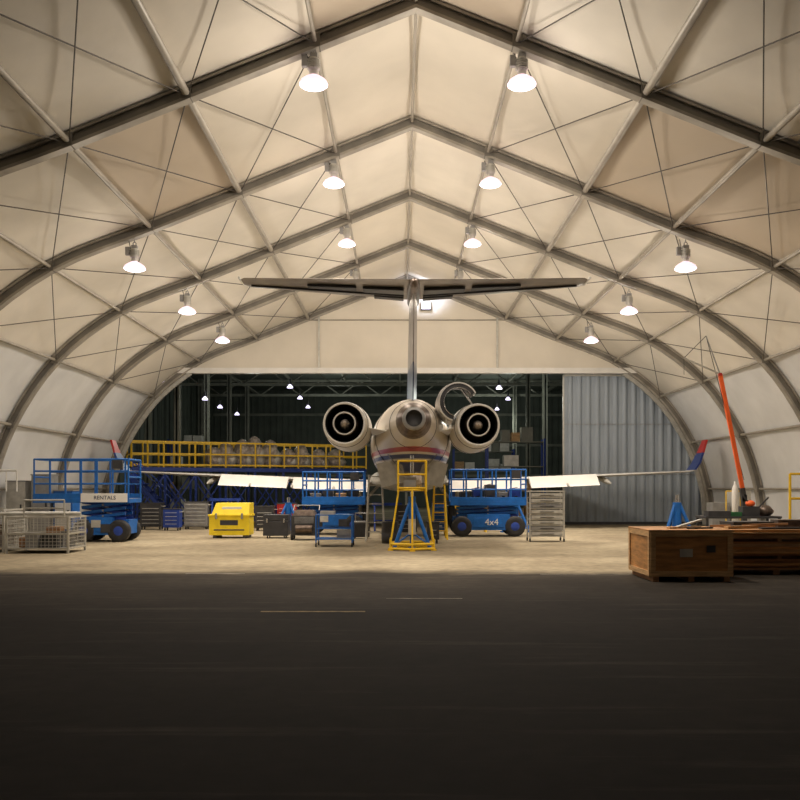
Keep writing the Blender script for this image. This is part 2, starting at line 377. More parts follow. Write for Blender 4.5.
def foil(le,te,zc,th,vertical=False,x=0,n=10):
    pts=[]
    c=le-te
    def h(s): return th*2.6*(.2969*math.sqrt(s)-.126*s-.3516*s*s+.2843*s**3-.1015*s**4)*1.9
    ss=[(1-math.cos(pi*i/n))/2 for i in range(n+1)]
    up=[(le-c*s,h(s)+.006) for s in ss]; lo=[(le-c*s,-h(s)-.006) for s in ss[::-1]]
    for y,d in up+lo:
        pts.append((x+d,y,zc) if vertical else (x,y,zc+d))
    return pts
M_fin=mat('fin_grey',(.27,.24,.215),.4,.2,.3,2)
b=B()
def finring(z):
    t=(z-3.7)/(6.6-3.7); te=24.6+(22.75-24.6)*t; le=29.6+(24.9-29.6)*t; return foil(le,te,z,.30-.10*t,True,AX)
b.loft([finring(z) for z in(3.7,4.3,4.9)],M_navy); b.loft([finring(z) for z in(4.9,5.3,5.9,6.66)],M_fin)
b.done('vertical_fin',parent=jet)
b=B()
for sd in(-1,1):
    ringsT=[]
    for t in(0,.25,.5,.75,.97,1):
        le=24.75-(24.75-23.1)*t; te=22.35-.15*t
        if t==1: le-=.3; te+=.2
        ringsT.append(foil(le,te,6.70,.10-.05*t if t<1 else .015,False,AX+sd*4.27*t))
    b.loft(ringsT,M_fin)
    for (ta,tb,ya,yb) in((.06,.30,.30,.52),(.34,.62,.28,.46),(.06,.95,.60,.625),(.06,.24,.72,.86)):
        q=[]
        for t,s in((ta,ya),(tb,ya),(tb,yb),(ta,yb)):
            le=24.75-1.65*t; te=22.35-.15*t; q.append((AX+sd*4.27*t,te+(le-te)*s,6.70-(.13-.06*t)))
        b.add(q+[(x,y,z+.05) for x,y,z in q],[(0,1,2,3),(4,5,6,7),(0,1,5,4),(1,2,6,5),(2,3,7,6),(3,0,4,7)],M_dgrey)
    b.tube((AX+sd*4.26,22.15,6.7),(AX+sd*4.26,23.0,6.7),.03,M_white,6)
b.lathe((AX,22.1,6.62),(0,1,0),[(0,.0),(.05,.07),(.4,.13),(1.4,.18),(2.6,.16),(3.2,.07),(3.4,0)],M_brown,20)
b.done('horizontal_tailplane',parent=jet)
def engine(ex,ez,yo):
    b=B(); 
    b.lathe((ex,yo,ez),(0,1,0),[(.0,.565),(.35,.60),(.9,.64),(1.8,.67),(2.8,.66),(3.5,.60)],M_white,40)
    b.lathe((ex,yo,ez),(0,1,0),[(3.5,.60),(3.75,.56),(3.8,.52),(3.7,.48)],M_alu,40)
    b.lathe((ex,yo,ez),(0,1,0),[(0,.51),(-.015,.52),(-.02,.55),(0,.566)],M_white,40)
    b.lathe((ex,yo,ez),(0,1,0),[(0,.51),(.8,.49),(2.0,.48),(3.7,.48)],M_dark,40)
    b.lathe((ex,yo,ez),(0,1,0),[(1.6,.5),(1.6,0)],M_dark,32)
    for i in range(8):
        a=i*pi/4; b.beam((ex+.30*math.cos(a),yo+.9,ez+.30*math.sin(a)),(ex+.50*math.cos(a+.25),yo+.95,ez+.50*math.sin(a+.25)),.02,.3,M_dgrey,up=(0,1,0))
    b.lathe((ex,yo,ez),(0,1,0),[(1.5,.42),(.6,.38),(.1,.33),(.0,.31)],M_brown,32)
    b.lathe((ex,yo,ez),(0,1,0),[(.0,.31),(-.03,.295),(.0,.27)],M_white,32); b.lathe((ex,yo,ez),(0,1,0),[(.0,.27),(.9,.26)],M_dark,32)
    b.lathe((ex,yo,ez),(0,1,0),[(.85,.26),(.85,.0)],M_dark,24)
    b.lathe((ex,yo,ez),(0,1,0),[(.85,.18),(.4,.15),(.0,.09),(-.15,.03),(-.17,0)],M_foil,20)
    b.lathe((ex,yo+.5,ez),(0,1,0),[(-.012,.61),(-.012,.618),(.012,.622),(.012,.61)],M_dgrey,40)
    b.lathe((ex,yo+2.3,ez),(0,1,0),[(-.012,.668),(-.012,.676),(.012,.676),(.012,.668)],M_dgrey,40)
    b.done('engine',parent=jet)
EZ=3.32; EL=AX-1.83; ER=AX+1.74
engine(EL,EZ,24.3); engine(ER,EZ-.04,24.3)
b=B()
for ex in(EL,ER):
    sd=1 if ex>AX else -1
    b.loft([foil(28.4,25.0,3.12,.13,False,AX+sd*.55),foil(28.0,25.0,3.26,.13,False,AX+sd*1.26)],M_white)
b.done('engine_pylons',parent=jet)
b=B(); ox,oy,oz=W(457,404,25.2)
a0,a1=math.radians(60),math.radians(285)
rot=-.55
b.lathe((ox,oy-.6,oz),(0,1,0),[(0,.54),(.5,.58),(1.2,.58)],M_white,24,a0+rot,a1+rot)
b.lathe((ox,oy-.6,oz),(0,1,0),[(-.02,.38),(.5,.40),(1.2,.46)],M_dark,24,a0+rot,a1+rot)
b.lathe((ox,oy-.6,oz),(0,1,0),[(-.02,.50),(-.02,.52),(0,.54)],M_white,24,a0+rot,a1+rot)
b.lathe((ox,oy-.6,oz),(0,1,0),[(-.02,.40),(0,.425),(-.02,.50)],M_dgrey,24,a0+rot,a1+rot)
b.lathe((ox,oy-.6,oz),(0,1,0),[(-.02,.38),(-.04,.39),(-.02,.40)],M_alu,24,a0+rot,a1+rot)
b.lathe((ox,oy-.6,oz),(0,1,0),[(1.2,.46),(1.2,.58)],M_grey,24,a0+rot,a1+rot)
b.tube((ox+.1,oy-.2,oz+.40),(ER,oy+.3,EZ+.5),.025,M_alu); b.tube((ox-.3,oy+.2,oz-.35),(ER-.5,oy+.3,EZ+.2),.03,M_alu)
b.done('open_cowl',parent=jet)
# wings
b=B(); 
for sd in(-1,1):
    R=[]
    for t in(0,.15,.4,.7,1):
        x=sd*(.9+10.3*t); z=1.80+.46*t
        le=42-4.6*t; te=(36.9-.3*t/.4 if t<=.4 else 36.6-.35*(t-.4)/.6)
        R.append(foil(le,te,z,.26-.19*t,False,AX+x))
    b.loft(R,M_white)
    xt=AX+sd*11.2
    wl=((0,2.26,37.4,36.25),(.15,2.32,37.3,36.2),(.30,2.6,37.1,36.1),(.42,3.0,36.8,36.05),(.54,3.5,36.5,36.0))
    rr=[[(xt+sd*(dx-.03),le,dz),(xt+sd*(dx+.03),le,dz),(xt+sd*(dx+.04),te,dz),(xt+sd*(dx-.04),te,dz)] for dx,dz,le,te in wl]
    b.loft(rr[:2],M_white,True,False); b.loft(rr[1:4],mat('winglet_blue',(.02,.05,.25),.35),True,False); b.loft(rr[3:],M_red,True,False)
    for ta,tb in((.07,.36),(.38,.64)):
        Q=[]
        for t in(ta,tb):
            x=sd*(.9+10.3*t); z=1.80+.46*t; te=36.75-.2*t
            Q.append([(AX+x,te+.15,z+.06),(AX+x,te-.05,z+.07),(AX+x,te-.75,z-.34),(AX+x,te-.78,z-.38),(AX+x,te-.2,z-.20),(AX+x,te+.12,z-.06)])
        b.loft(Q,M_white,True,False)
    for t in(.2,.36,.52,.68):
        x=AX+sd*(.9+10.3*t); z=1.8+.46*t
        b.lathe((x,35.7,z-.35),(0,1,.12),[(0,0),(.2,.05),(.9,.11),(1.8,.10),(2.6,0)],M_lgrey,12)
b.done('wings',parent=jet)
b=B()
for sd in(-1,1):
    x=AX+sd*2.05; b.tube((x,38.2,.45),(x,38.2,1.8),.10,M_lgrey,12); b.tube((x,38.2,.8),(x-sd*.8,38.2,1.7),.06,M_lgrey)
    b.tube((x-.3,38.2,.45),(x+.3,38.2,.45),.05,M_grey)
    for q in(-.26,.26):
        b.lathe((x+q,38.2,.45),(1,0,0),[(-.13,0),(-.13,.25),(-.13,.38),(-.08,.45),(.08,.45),(.13,.38),(.13,.25),(.13,0)],M_dark,28)
x=AX; b.tube((x,51,.3),(x,51,2),.07,M_lgrey)
for q in(-.18,.18): b.lathe((x+q,51,.3),(1,0,0),[(-.08,0),(-.08,.24),(-.05,.3),(.05,.3),(.08,.24),(.08,0)],M_dark,24)
b.tube((x-.2,51,.3),(x+.2,51,.3),.04,M_grey)
b.done('landing_gear',parent=jet)
# ------------------------------------------------------------------ tail stand with centre jack
b=B(); cx,cy=W(412,500,23.7)[0],23.7
R=.64; hx=[(cx+R*math.cos(pi/6+i*pi/3),cy+R*math.sin(pi/6+i*pi/3)) for i in range(6)]
for i in range(6):
    a,c=hx[i],hx[(i+1)%6]
    for z in(.05,.17): b.tube((*a,z),(*c,z),.035,M_yel,8)
    b.tube((*a,0),(*a,.3),.03,M_yel,8); b.box(a[0]-.07,a[0]+.07,a[1]-.07,a[1]+.07,0,.03,M_yel)
    q=(cx+(a[0]-cx)*.62,cy+(a[1]-cy)*.62)
    b.tube((*a,.17),(*q,1.55),.025,M_yel,8)
    a2=hx[(i+1)%6]; q2=(cx+(a2[0]-cx)*.62,cy+(a2[1]-cy)*.62); b.tube((*q,1.55),(*q2,1.55),.025,M_yel,8)
for (x,y) in((cx-.36,cy-.3),(cx+.36,cy-.3),(cx-.36,cy+.35),(cx+.36,cy+.35)):
    b.tube((x,y,1.5),(x,y,2.3),.026,M_yel,8)
for z in(1.6,1.95,2.3):
    for p,q in(((-1,-1),(1,-1)),((-1,1),(1,1)),((-1,-1),(-1,1)),((1,-1),(1,1))):
        k=.36; b.tube((cx+p[0]*k,cy+p[1]*.30,z),(cx+q[0]*k,cy+q[1]*.30,z),.022,M_yel,8)
b.box(cx-.36,cx+.36,cy-.28,cy+.28,1.55,1.59,M_yel)
b.box(cx-.22,cx+.1,cy-.2,cy+.1,1.59,1.9,M_grey); b.blob((cx+.12,cy,1.8),(.15,.15,.2),M_foil,2)
for i in range(3):
    a=-pi/2+i*2*pi/3+pi/3
    p=(cx+.54*math.cos(a),cy+.42*math.sin(a))
    b.tube((*p,.03),(cx+.07*math.cos(a),cy+.07*math.sin(a),1.2),.05,M_blue,10); b.tube((*p,0),(*p,.04),.1,M_blue,14)
    b.tube((*p,.12),(cx,cy,.45),.025,M_blue,8)
b.tube((cx,cy,.35),(cx,cy,1.38),.10,M_blue,16); b.tube((cx,cy,1.38),(cx,cy,2.45),.05,M_alu,12); b.box(cx-.1,cx+.1,cy-.18,cy-.1,.4,.8,M_lgrey)
b.done('tail_access_stand')
def tripod_jack(x,y,h,m):
    b=B()
    for i in range(3):
        a=pi/2+i*2*pi/3; p=(x+.55*math.cos(a),y+.55*math.sin(a))
        b.tube((*p,.03),(x+.08*math.cos(a),y+.08*math.sin(a),h*.8),.05,m,8); b.tube((*p,0),(*p,.05),.11,m,12)
        a2=a+2*pi/3; p2=(x+.55*math.cos(a2),y+.55*math.sin(a2)); b.tube((*p,.15),(*p2,.15),.025,m,8)
        b.tube((*p,.2),(x,y,.5),.025,m,8)
    b.tube((x,y,.3),(x,y,h*.85),.12,m,14); b.tube((x,y,h*.85),(x,y,h),.06,M_alu,10)
    b.done('tripod_jack')
tripod_jack(W(677,500,25)[0],25,1.42,M_blue)
tripod_jack(4.2,33.3,1.3,M_blue)
tripod_jack(-4.1,33.6,1.25,M_blue)
# ------------------------------------------------------------------ scissor lifts
def scissor_lift(x0,x1,y,deck,rail,plx0=None,plx1=None,wd=1.3,wr=.4,txt='4x4',panels=1):
    b=B(); plx0=x0 if plx0 is None else plx0; plx1=x1 if plx1 is None else plx1
    y0,y1=y,y+wd; zc=wr*.7
    b.box(x0+.12,x1-.12,y0+.2,y1-.2,zc,zc+.42,M_blue)
    b.box(x0+.55,x1-.55,y0+.03,y0+.22,zc-.02,zc+.5,M_blue); b.box(x0+.55,x1-.55,y1-.22,y1-.03,zc-.02,zc+.5,M_blue)
    b.box(x0+.75,x1-.75,y0+.01,y0+.035,zc+.08,zc+.38,M_blue)
    if not txt: b.box(x0+.62,x0+.9,y0-.0,y0+.03,zc+.2,zc+.42,M_lgrey); b.box(x1-.9,x1-.62,y0+.0,y0+.03,zc+.05,zc+.3,M_dgrey)
    for x in(x0+.38,x1-.38):
        for yy in(y0+.13,y1-.13):
            b.lathe((x,yy,wr),(0,1,0),[(-.12,0),(-.12,wr*.55),(-.13,wr*.85),(-.09,wr),(.09,wr),(.13,wr*.85),(.12,wr*.55),(.12,0)],M_dark,28)
            sg=-1 if yy<y+wd/2 else 1
            b.lathe((x,yy,wr),(0,sg,0),[(.135,0),(.135,wr*.25),(.12,wr*.42)],M_dblue,20)
    za=zc+.45; nn=3; dz=(deck-.1-za)/nn
    for k in range(nn):
        for yy in(y0+.28,y1-.28):
            b.beam((x0+.25,yy,za+k*dz),(x1-.25,yy,za+(k+1)*dz),.05,.09,M_blue); b.beam((x1-.25,yy+.06,za+k*dz),(x0+.25,yy+.06,za+(k+1)*dz),.05,.09,M_dblue)
        b.tube(((x0+x1)/2,y0+.2,za+(k+.5)*dz),((x0+x1)/2,y1-.2,za+(k+.5)*dz),.03,M_grey)
    b.tube((x0+.6,(y0+y1)/2,za),(x1-.6,(y0+y1)/2,deck-.12),.05,M_alu)
    b.box(plx0,plx1,y0,y1,deck-.12,deck,M_blue); b.box(plx0+.03,plx1-.03,y0+.03,y1-.03,deck,deck+.01,M_grey)
    for yy in(y0+.02,y1-.02): b.box(plx0,plx1,yy-.015,yy+.015,deck,deck+.15,M_blue)
    n=max(3,int((plx1-plx0)/.42))
    for yy in(y0+.03,y1-.03):
        for i in range(n+1):
            x=plx0+.03+(plx1-plx0-.06)*i/n; b.tube((x,yy,deck),(x,yy,rail),.028,M_blue,8)
        for z in(rail,deck+(rail-deck)*.7,deck+(rail-deck)*.38): b.tube((plx0+.03,yy,z),(plx1-.03,yy,z),.026,M_blue,8)
    for x in(plx0+.03,plx1-.03):
        for z in(rail,deck+(rail-deck)*.55): b.tube((x,y0+.03,z),(x,y1-.03,z),.026,M_blue,8)
    b.box(plx1-.5,plx1-.2,y0-.02,y0+.12,rail-.28,rail-.02,M_dgrey)
    if panels: b.box(plx0+(plx1-plx0)*.50,plx1-.05,y0-.03,y0,deck-.10,deck+.16,M_white)
    o=b.done('scissor_lift',.006)
    if txt: label(txt,((x0+x1)/2+.1,y0-.005,zc+.24),.30,M_white,o)
    if panels: label('RENTALS',(plx0+(plx1-plx0)*.75,y0-.035,deck+.03),.16,M_navy,o)
scissor_lift(-9.75,-7.95,27.0,1.28,2.45,plx0=-10.85,plx1=-8.0,wr=.33,txt='')
scissor_lift(1.65,4.15,29.9,1.15,2.2,wr=.34,panels=0)
scissor_lift(-3.35,-1.2,31.2,1.15,2.15,wr=.34,txt='',panels=0)
b=B()
for i in range(5): 
    x=2.0+i*.42; b.box(x,x+.3,30.15,30.9,1.17,1.17+.3+.12*(i%3),[M_dgrey,M_dblue,M_dgrey,M_grey,M_dblue][i]); b.box(x+.1,x+.2,30.13,30.15,1.3,1.34,M_dark); b.tube((x+.06,30.5,1.47+.12*(i%3)),(x+.24,30.5,1.5+.12*(i%3)),.012,M_dark)
b.done('tool_boxes',.01)
b=B()
for i in range(4): 
    x=-3.1+i*.44; b.box(x,x+.34,31.45,32.1,1.17,1.17+.25+.12*(i%2),[M_grey,M_dgrey,M_wood3,M_dgrey][i]); b.tube((x+.06,31.6,1.43+.12*(i%2)),(x+.24,31.6,1.46+.12*(i%2)),.012,M_dark)
b.done('tool_boxes',.01)
# rolling tool chests and stands around the aircraft
def tool_chest(px,d,w,h,m,m2=M_dgrey):
    b=B(); x0=W(px,0,d)[0]; x1=x0+w
    b.box(x0,x1,d,d+.5,.12,h,m); b.box(x0-.02,x1+.02,d-.02,d+.52,h,h+.03,m2); n=int((h-.2)/.14)
    for i in range(n):
        z=.16+i*.14; b.box(x0+.03,x1-.03,d-.015,d,z,z+.12,m); b.box(x0+.08,x1-.08,d-.035,d-.015,z+.085,z+.10,M_lgrey)
    for x in(x0+.06,x1-.06):
        for y in(d+.07,d+.43): b.lathe((x,y,.06),(1,0,0),[(-.02,0),(-.02,.06),(.02,.06),(.02,0)],M_dark,12)
    b.tube((x1+.0,d+.1,h-.1),(x1+.08,d+.1,h-.1),.012,M_lgrey); b.tube((x1+.08,d+.1,h-.1),(x1+.08,d+.4,h-.1),.012,M_lgrey); b.tube((x1+.08,d+.4,h-.1),(x1,d+.4,h-.1),.012,M_lgrey)
    b.done('tool_chest',.006)
for a in((140,35,.8,1.0,M_dgrey),(163,34.2,.6,.8,M_dblue),(184,35.2,.9,1.05,M_grey),(255,34,.7,.9,M_dgrey),(277,34.5,.7,1.0,M_red),(396,30.5,.7,1.0,M_dgrey),(432,31,.5,1.1,M_blue),(427,26.2,.35,.6,M_dgrey)): tool_chest(*a)
def trestle(px,d,w,h,m):
    b=B(); x0=W(px,0,d)[0]; x1=x0+w
    b.beam((x0,d,h),(x1,d,h),.1,.1,m)
    for x in(x0+.1,x1-.1):
        b.beam((x,d-.3,0),(x,d,h),.05,.05,m); b.beam((x,d+.3,0),(x,d,h),.05,.05,m); b.beam((x,d-.2,.4),(x,d+.2,.4),.04,.04,m)
    b.beam((x0+.1,d,.4),(x1-.1,d,.4),.04,.04,m)
    b.done('support_trestle')
trestle(210,35.5,1.2,1.15,M_dblue); trestle(455,33.2,1.2,.9,M_yel); trestle(372,33.8,1.1,1.0,M_dblue)
# ------------------------------------------------------------------ work cart
b=B(); x0,x1,y0,y1=W(316,500,24.8)[0],W(352,500,24.8)[0],24.8,25.6
for x in(x0,x1):
    for y in(y0,y1):
        b.tube((x,y,.12),(x,y,.88),.02,M_blue,8); b.lathe((x,y,.06),(1,0,0),[(-.02,0),(-.02,.06),(.02,.06),(.02,0)],M_dark,14); b.tube((x,y,.06),(x,y,.14),.012,M_grey,6)
for z in(.2,.85):
    b.box(x0-.02,x1+.02,y0-.02,y1+.02,z,z+.025,M_blue)
for z in(.5,):
    b.tube((x0,y0,z),(x1,y0,z),.015,M_blue); b.tube((x0,y1,z),(x1,y1,z),.015,M_blue)
b.box(x0+.1,x0+.5,y0+.1,y0+.5,.875,.97,M_lgrey); b.box(x0+.55,x1-.05,y0+.2,y0+.6,.225,.45,M_grey)
b.done('work_cart')
b=B(); x0,x1=W(209,0,29)[0],W(249,0,29)[0]; y0,y1=29,29.95
b.box(x0,x1,y0,y1,.10,.72,M_yel2); b.box(x0-.03,x1+.03,y0-.03,y1+.03,.70,.76,M_yel2)
b.add([(x0+.08,y0,.76),(x1,y0,.76),(x1,y1,.76),(x0+.08,y1,.76),(x0+.2,y0+.15,1.12),(x1,y0+.15,1.12),(x1,y1,1.12),(x0+.2,y1,1.12)],[(4,5,6,7),(0,1,5,4),(1,2,6,5),(2,3,7,6),(3,0,4,7)],M_yel2)
for x in(x0+.12,x1-.2): b.box(x,x+.12,y0+.02,y1-.02,0,.11,M_dgrey)
b.box(x0+.35,x1-.35,y0-.012,y0,.42,.58,M_dgrey); b.box(x0+.15,x1-.15,y0-.01,y0,.25,.29,M_dgrey)
b.box(x0+.4,x1-.25,y0+.07,y0+.1,.88,1.0,M_white)
for x in(x0+.2,x1-.25): b.box(x,x+.06,y0-.05,y0,.62,.8,M_grey)
b.done('spill_containment_bin',.012)
b=B(); x0,x1=W(263,0,29)[0],W(288,0,29)[0]
b.box(x0,x1,29,29.7,.08,.55,M_dgrey); b.box(x0,x1,29,29.7,.57,.75,M_dgrey); b.box(x0+.02,x1-.02,29.02,29.68,.55,.57,M_grey)
for x in(x0+.1,x1-.16): b.box(x,x+.06,28.97,29,.5,.63,M_alu); b.lathe((x+.03,29.1,.04),(1,0,0),[(-.02,0),(-.02,.04),(.02,.04),(.02,0)],M_dark,12); b.lathe((x+.03,29.6,.04),(1,0,0),[(-.02,0),(-.02,.04),(.02,.04),(.02,0)],M_dark,12)
b.done('equipment_case',.015)
b=B(); x0,x1=W(291,0,28)[0],W(317,0,28)[0]
b.box(x0,x1,28,28.7,.14,.75,M_dgrey); b.box(x0+.04,x1-.04,28.04,28.66,.75,.92,M_brown,taper=.8); b.tube((x0+.15,27.96,.35),(x1-.15,27.96,.35),.12,M_brown,16)
for i in range(6): b.box(x0+.1,x1-.1,27.985,28,.52+i*.035,.535+i*.035,M_grey)
b.tube((x0,28.7,.9),(x0,28.95,1.05),.018,M_grey); b.tube((x1,28.7,.9),(x1,28.95,1.05),.018,M_grey); b.tube((x0,28.95,1.05),(x1,28.95,1.05),.018,M_grey)
for x in(x0+.02,x1-.02):
    for y in(28.12,28.58): b.lathe((x,y,.13),(1,0,0),[(-.04,0),(-.04,.13),(.04,.13),(.04,0)],M_dark,18)
b.done('air_compressor',.01)
b=B(); x0=W(352,0,28.8)[0]; b.box(x0,x0+.55,28.8,29.2,.05,.5,M_dgrey); b.box(x0+.05,x0+.5,28.82,29.18,.5,.55,M_grey); b.tube((x0+.1,29,.55),(x0+.1,29,.8),.015,M_grey); b.tube((x0+.45,29,.55),(x0+.45,29,.8),.015,M_grey); b.tube((x0+.1,29,.8),(x0+.45,29,.8),.015,M_grey)
for q in(.08,.47): b.tube((x0+q,28.85,0.035),(x0+q,29.15,.035),.035,M_dark)
b.done('ground_power_unit',.01)
def ladder(px,d,h,m,w=.55,name='step_ladder'):
    b=B(); x=W(px,0,d)[0]
    for sx in(-1,1):
        b.beam((x+sx*w/2,d,0),(x+sx*w/2*.7,d+.5,h),.05,.07,m); b.beam((x+sx*w/2,d+1.1,0),(x+sx*w/2*.7,d+.58,h),.04,.05,m)
    n=int(h/.28)
    for i in range(1,n+1):
        f=i*.28/h; ww=w/2*(1-.3*f); b.box(x-ww,x+ww,d+.5*f-.06,d+.5*f+.06,i*.28-.02,i*.28+.01,m)
    b.done(name)
ladder(375,27.5,2.0,M_lgrey); ladder(440,28.2,1.7,M_yel,.45)
b=B(); x=W(390,0,26.5)[0]; b.lathe((x,26.5,0),(0,0,1),[(0,0),(0,.24),(.28,.25),(.3,.24),(.32,.25),(.6,.24),(.62,.25),(.64,.22),(.64,0)],M_dgrey,22); b.done('oil_drum')
b=B(); d=27.2; x0,x1=W(530,0,d)[0],W(564,0,d)[0]
for x in(x0,x1):
    for y in(d,d+.6): b.box(x-.02,x+.02,y-.02,y+.02,.1,1.5,M_lgrey); b.lathe((x,y,.05),(1,0,0),[(-.02,0),(-.02,.05),(.02,.05),(.02,0)],M_dark,12); b.box(x-.01,x+.01,y-.01,y+.01,.05,.12,M_grey)
for i in range(8):
    z=.15+i*.165; b.box(x0+.02,x1-.02,d+.01,d+.58,z,z+.03,M_lgrey); b.box(x0+.04,x1-.04,d-.01,d+.5,z+.04,z+.14,[M_lgrey,M_grey,M_lgrey,M_lgrey][i%4]); b.box(x0+.3,x1-.3,d-.03,d-.01,z+.075,z+.09,M_dgrey)
b.box(x0-.03,x1+.03,d-.03,d+.63,1.48,1.52,M_lgrey)
b.done('drawer_cabinet')
# ------------------------------------------------------------------ docking platform
b=B(); A=Vector((-12.1,41.2,0)); Z=Vector((-1.7,46.2,0)); dr=(Z-A).normalized(); nm=Vector((-dr.y,dr.x,0)); dk=2.55; rl=3.72; Ln=(Z-A).length
def P(s,t,z): q=A+dr*s+nm*t; return (q.x,q.y,z)
b.add([P(0,0,dk-.18),P(Ln,0,dk-.18),P(Ln,1.3,dk-.18),P(0,1.3,dk-.18),P(0,0,dk),P(Ln,0,dk),P(Ln,1.3,dk),P(0,1.3,dk)],[(0,1,2,3),(4,5,6,7),(0,1,5,4),(1,2,6,5),(2,3,7,6),(3,0,4,7)],M_dblue)
nn=16
for t in(0.03,1.27):
    for i in range(nn+1): b.beam(P(Ln*i/nn,t,dk),P(Ln*i/nn,t,rl),.07,.07,M_yel)
    for z in(rl,dk+.62,dk+.12): b.beam(P(0,t,z),P(Ln,t,z),.05,.08,M_yel)
for s in(0,Ln):
    for z in(rl,dk+.62): b.beam(P(s,0,z),P(s,1.3,z),.05,.06,M_yel)
for i in range(0,9):
    s=.1+(Ln-.2)*i/8
    for t in(.1,1.2):
        b.beam(P(s,t,0),P(s,t,dk-.18),.10,.10,M_dblue)
        if i<8:
            s2=.1+(Ln-.2)*(i+1)/8; b.beam(P(s,t,.2),P(s2,t,dk-.3),.06,.06,M_dblue); b.beam(P(s2,t,.2),P(s,t,dk-.3),.06,.06,M_dblue)
    b.beam(P(s,.1,.2),P(s,1.2,.2),.06,.06,M_dblue)
b.beam(P(.1,.1,.2),P(Ln-.1,.1,.2),.08,.08,M_dblue)
b.done('docking_platform')
b=B()
for j,(s,h) in enumerate(((3.9,.5),(4.5,.62),(5.3,.7),(5.9,.78),(6.7,.7),(7.6,.5),(8.3,.6),(9.2,.5),(10.1,.5))):
    q=P(s,.65,0); b.blob((q[0],q[1],dk+h+.01),(.40,.35,h*1.0),M_foil,j,16,10,.12)
    b.blob((q[0]+.25,q[1]+.05,dk+h*.7),(.3,.3,h*.65),M_lgrey,j+20,14,8,.15)
b.done('wrapped_engine_parts')
b=B(); 
for i in range(7):
    x=-11.2+i*.28; b.box(x,x+.28,38.0,38.8,.3*(7-i)-.05,.3*(7-i),M_dblue)
for yy in(38.0,38.8):
    b.beam((-11.3,yy,2.2),(-9.2,yy,.05),.05,.16,M_dblue); b.beam((-11.2,yy,2.8),(-9.2,yy,.85),.04,.04,M_dblue)
    for i in(0,3,6): x=-11.1+i*.3; b.beam((x,yy,2.1-i*.32),(x,yy,2.75-i*.3),.04,.04,M_dblue)
    b.beam((-11.15,yy,0),(-11.15,yy,2.1),.07,.07,M_dblue)
b.done('access_stairs')
# ------------------------------------------------------------------ left side
def cage(x0,x1,y0,y1,h):
    b=B()
    for x in(x0,x1):
        for y in(y0,y1): b.box(x-.025,x+.025,y-.025,y+.025,0,h,M_lgrey)
    for z in(.12,h*.55,h):
        for p,q in(((x0,y0),(x1,y0)),((x0,y1),(x1,y1)),((x0,y0),(x0,y1)),((x1,y0),(x1,y1))): b.beam((*p,z),(*q,z),.04,.04,M_lgrey)
    n=int((x1-x0)/.09)
    for i in range(1,n):
        x=x0+(x1-x0)*i/n
        for y in(y0,y1): b.tube((x,y,.12),(x,y,h),.006,M_lgrey,4,caps=False)
    n=int((y1-y0)/.09)
    for i in range(1,n):
        y=y0+(y1-y0)*i/n
        for x in(x0,x1): b.tube((x,y,.12),(x,y,h),.006,M_lgrey,4,caps=False)
    for i in range(1,9):
        z=.12+(h-.12)*i/9
        for y in(y0,y1): b.tube((x0,y,z),(x1,y,z),.006,M_lgrey,4,caps=False)
        for x in(x0,x1): b.tube((x,y0,z),(x,y1,z),.006,M_lgrey,4,caps=False)
    b.box(x0,x1,y0,y1,.1,.13,M_grey)
    r=random.Random(int(x0*10))
    for i in range(8):
        xa=r.uniform(x0+.1,x1-.5); w=r.uniform(.25,.5); ya=r.uniform(y0+.08,y1-.5); b.box(xa,min(xa+w,x1-.08),ya,ya+.35,.13,.13+r.uniform(.2,h-.35),r.choice([M_wood2,M_grey,M_dgrey,M_brown,M_wood2]))
    return b
b=cage(-9.6,-8.1,22.3,23.5,.88)
b.tube((-9.9,22.6,.96),(-8.0,22.9,.96),.045,M_lgrey); b.tube((-9.95,23.0,.96),(-8.2,23.2,.96),.045,M_white)
b.tube((-9.3,22.6,.86),(-9.3,22.6,1.3),.022,M_lgrey); b.tube((-8.3,22.6,.86),(-8.3,22.6,1.3),.022,M_lgrey); b.tube((-9.3,22.6,1.3),(-8.3,22.6,1.3),.022,M_lgrey); b.tube((-9.3,22.6,1.1),(-8.3,22.6,1.1),.018,M_lgrey)
b.done('wire_mesh_cage')
cage(-11.5,-9.85,22.7,23.9,1.05).done('wire_mesh_cage')
b=B()
for i,(x,h,m) in enumerate(((-12.5,1.8,M_lgrey),(-11.7,2.0,M_grey),(-11.0,1.5,M_blue))):
    b.box(x,x+.6,29,29.7,.1,h,m); b.box(x-.02,x+.62,28.98,29.72,h,h+.04,M_grey); b.box(x+.05,x+.55,28.985,29,.3,h-.2,M_white if i==2 else m); b.box(x+.45,x+.5,28.96,28.99,h*.5,h*.6,M_dgrey)
    b.box(x+.04,x+.56,29.05,29.65,0,.1,M_dgrey)
b.done('equipment_lockers',.01)
b=B(); b.tube((-11.9,26,0),(-11.9,26,2.1),.05,M_lgrey); b.tube((-11.9,26,2.1),(-10.9,26,2.1),.035,M_white); b.tube((-12.3,26,1.9),(-11.4,26,1.9),.03,M_orange); b.box(-12.2,-11.6,25.7,26.3,0,.05,M_grey)
for i in range(3): b.tube((-11.5+i*.3,26,2.1),(-11.5+i*.3,26,1.5),.02,M_white)
b.done('hose_stand')
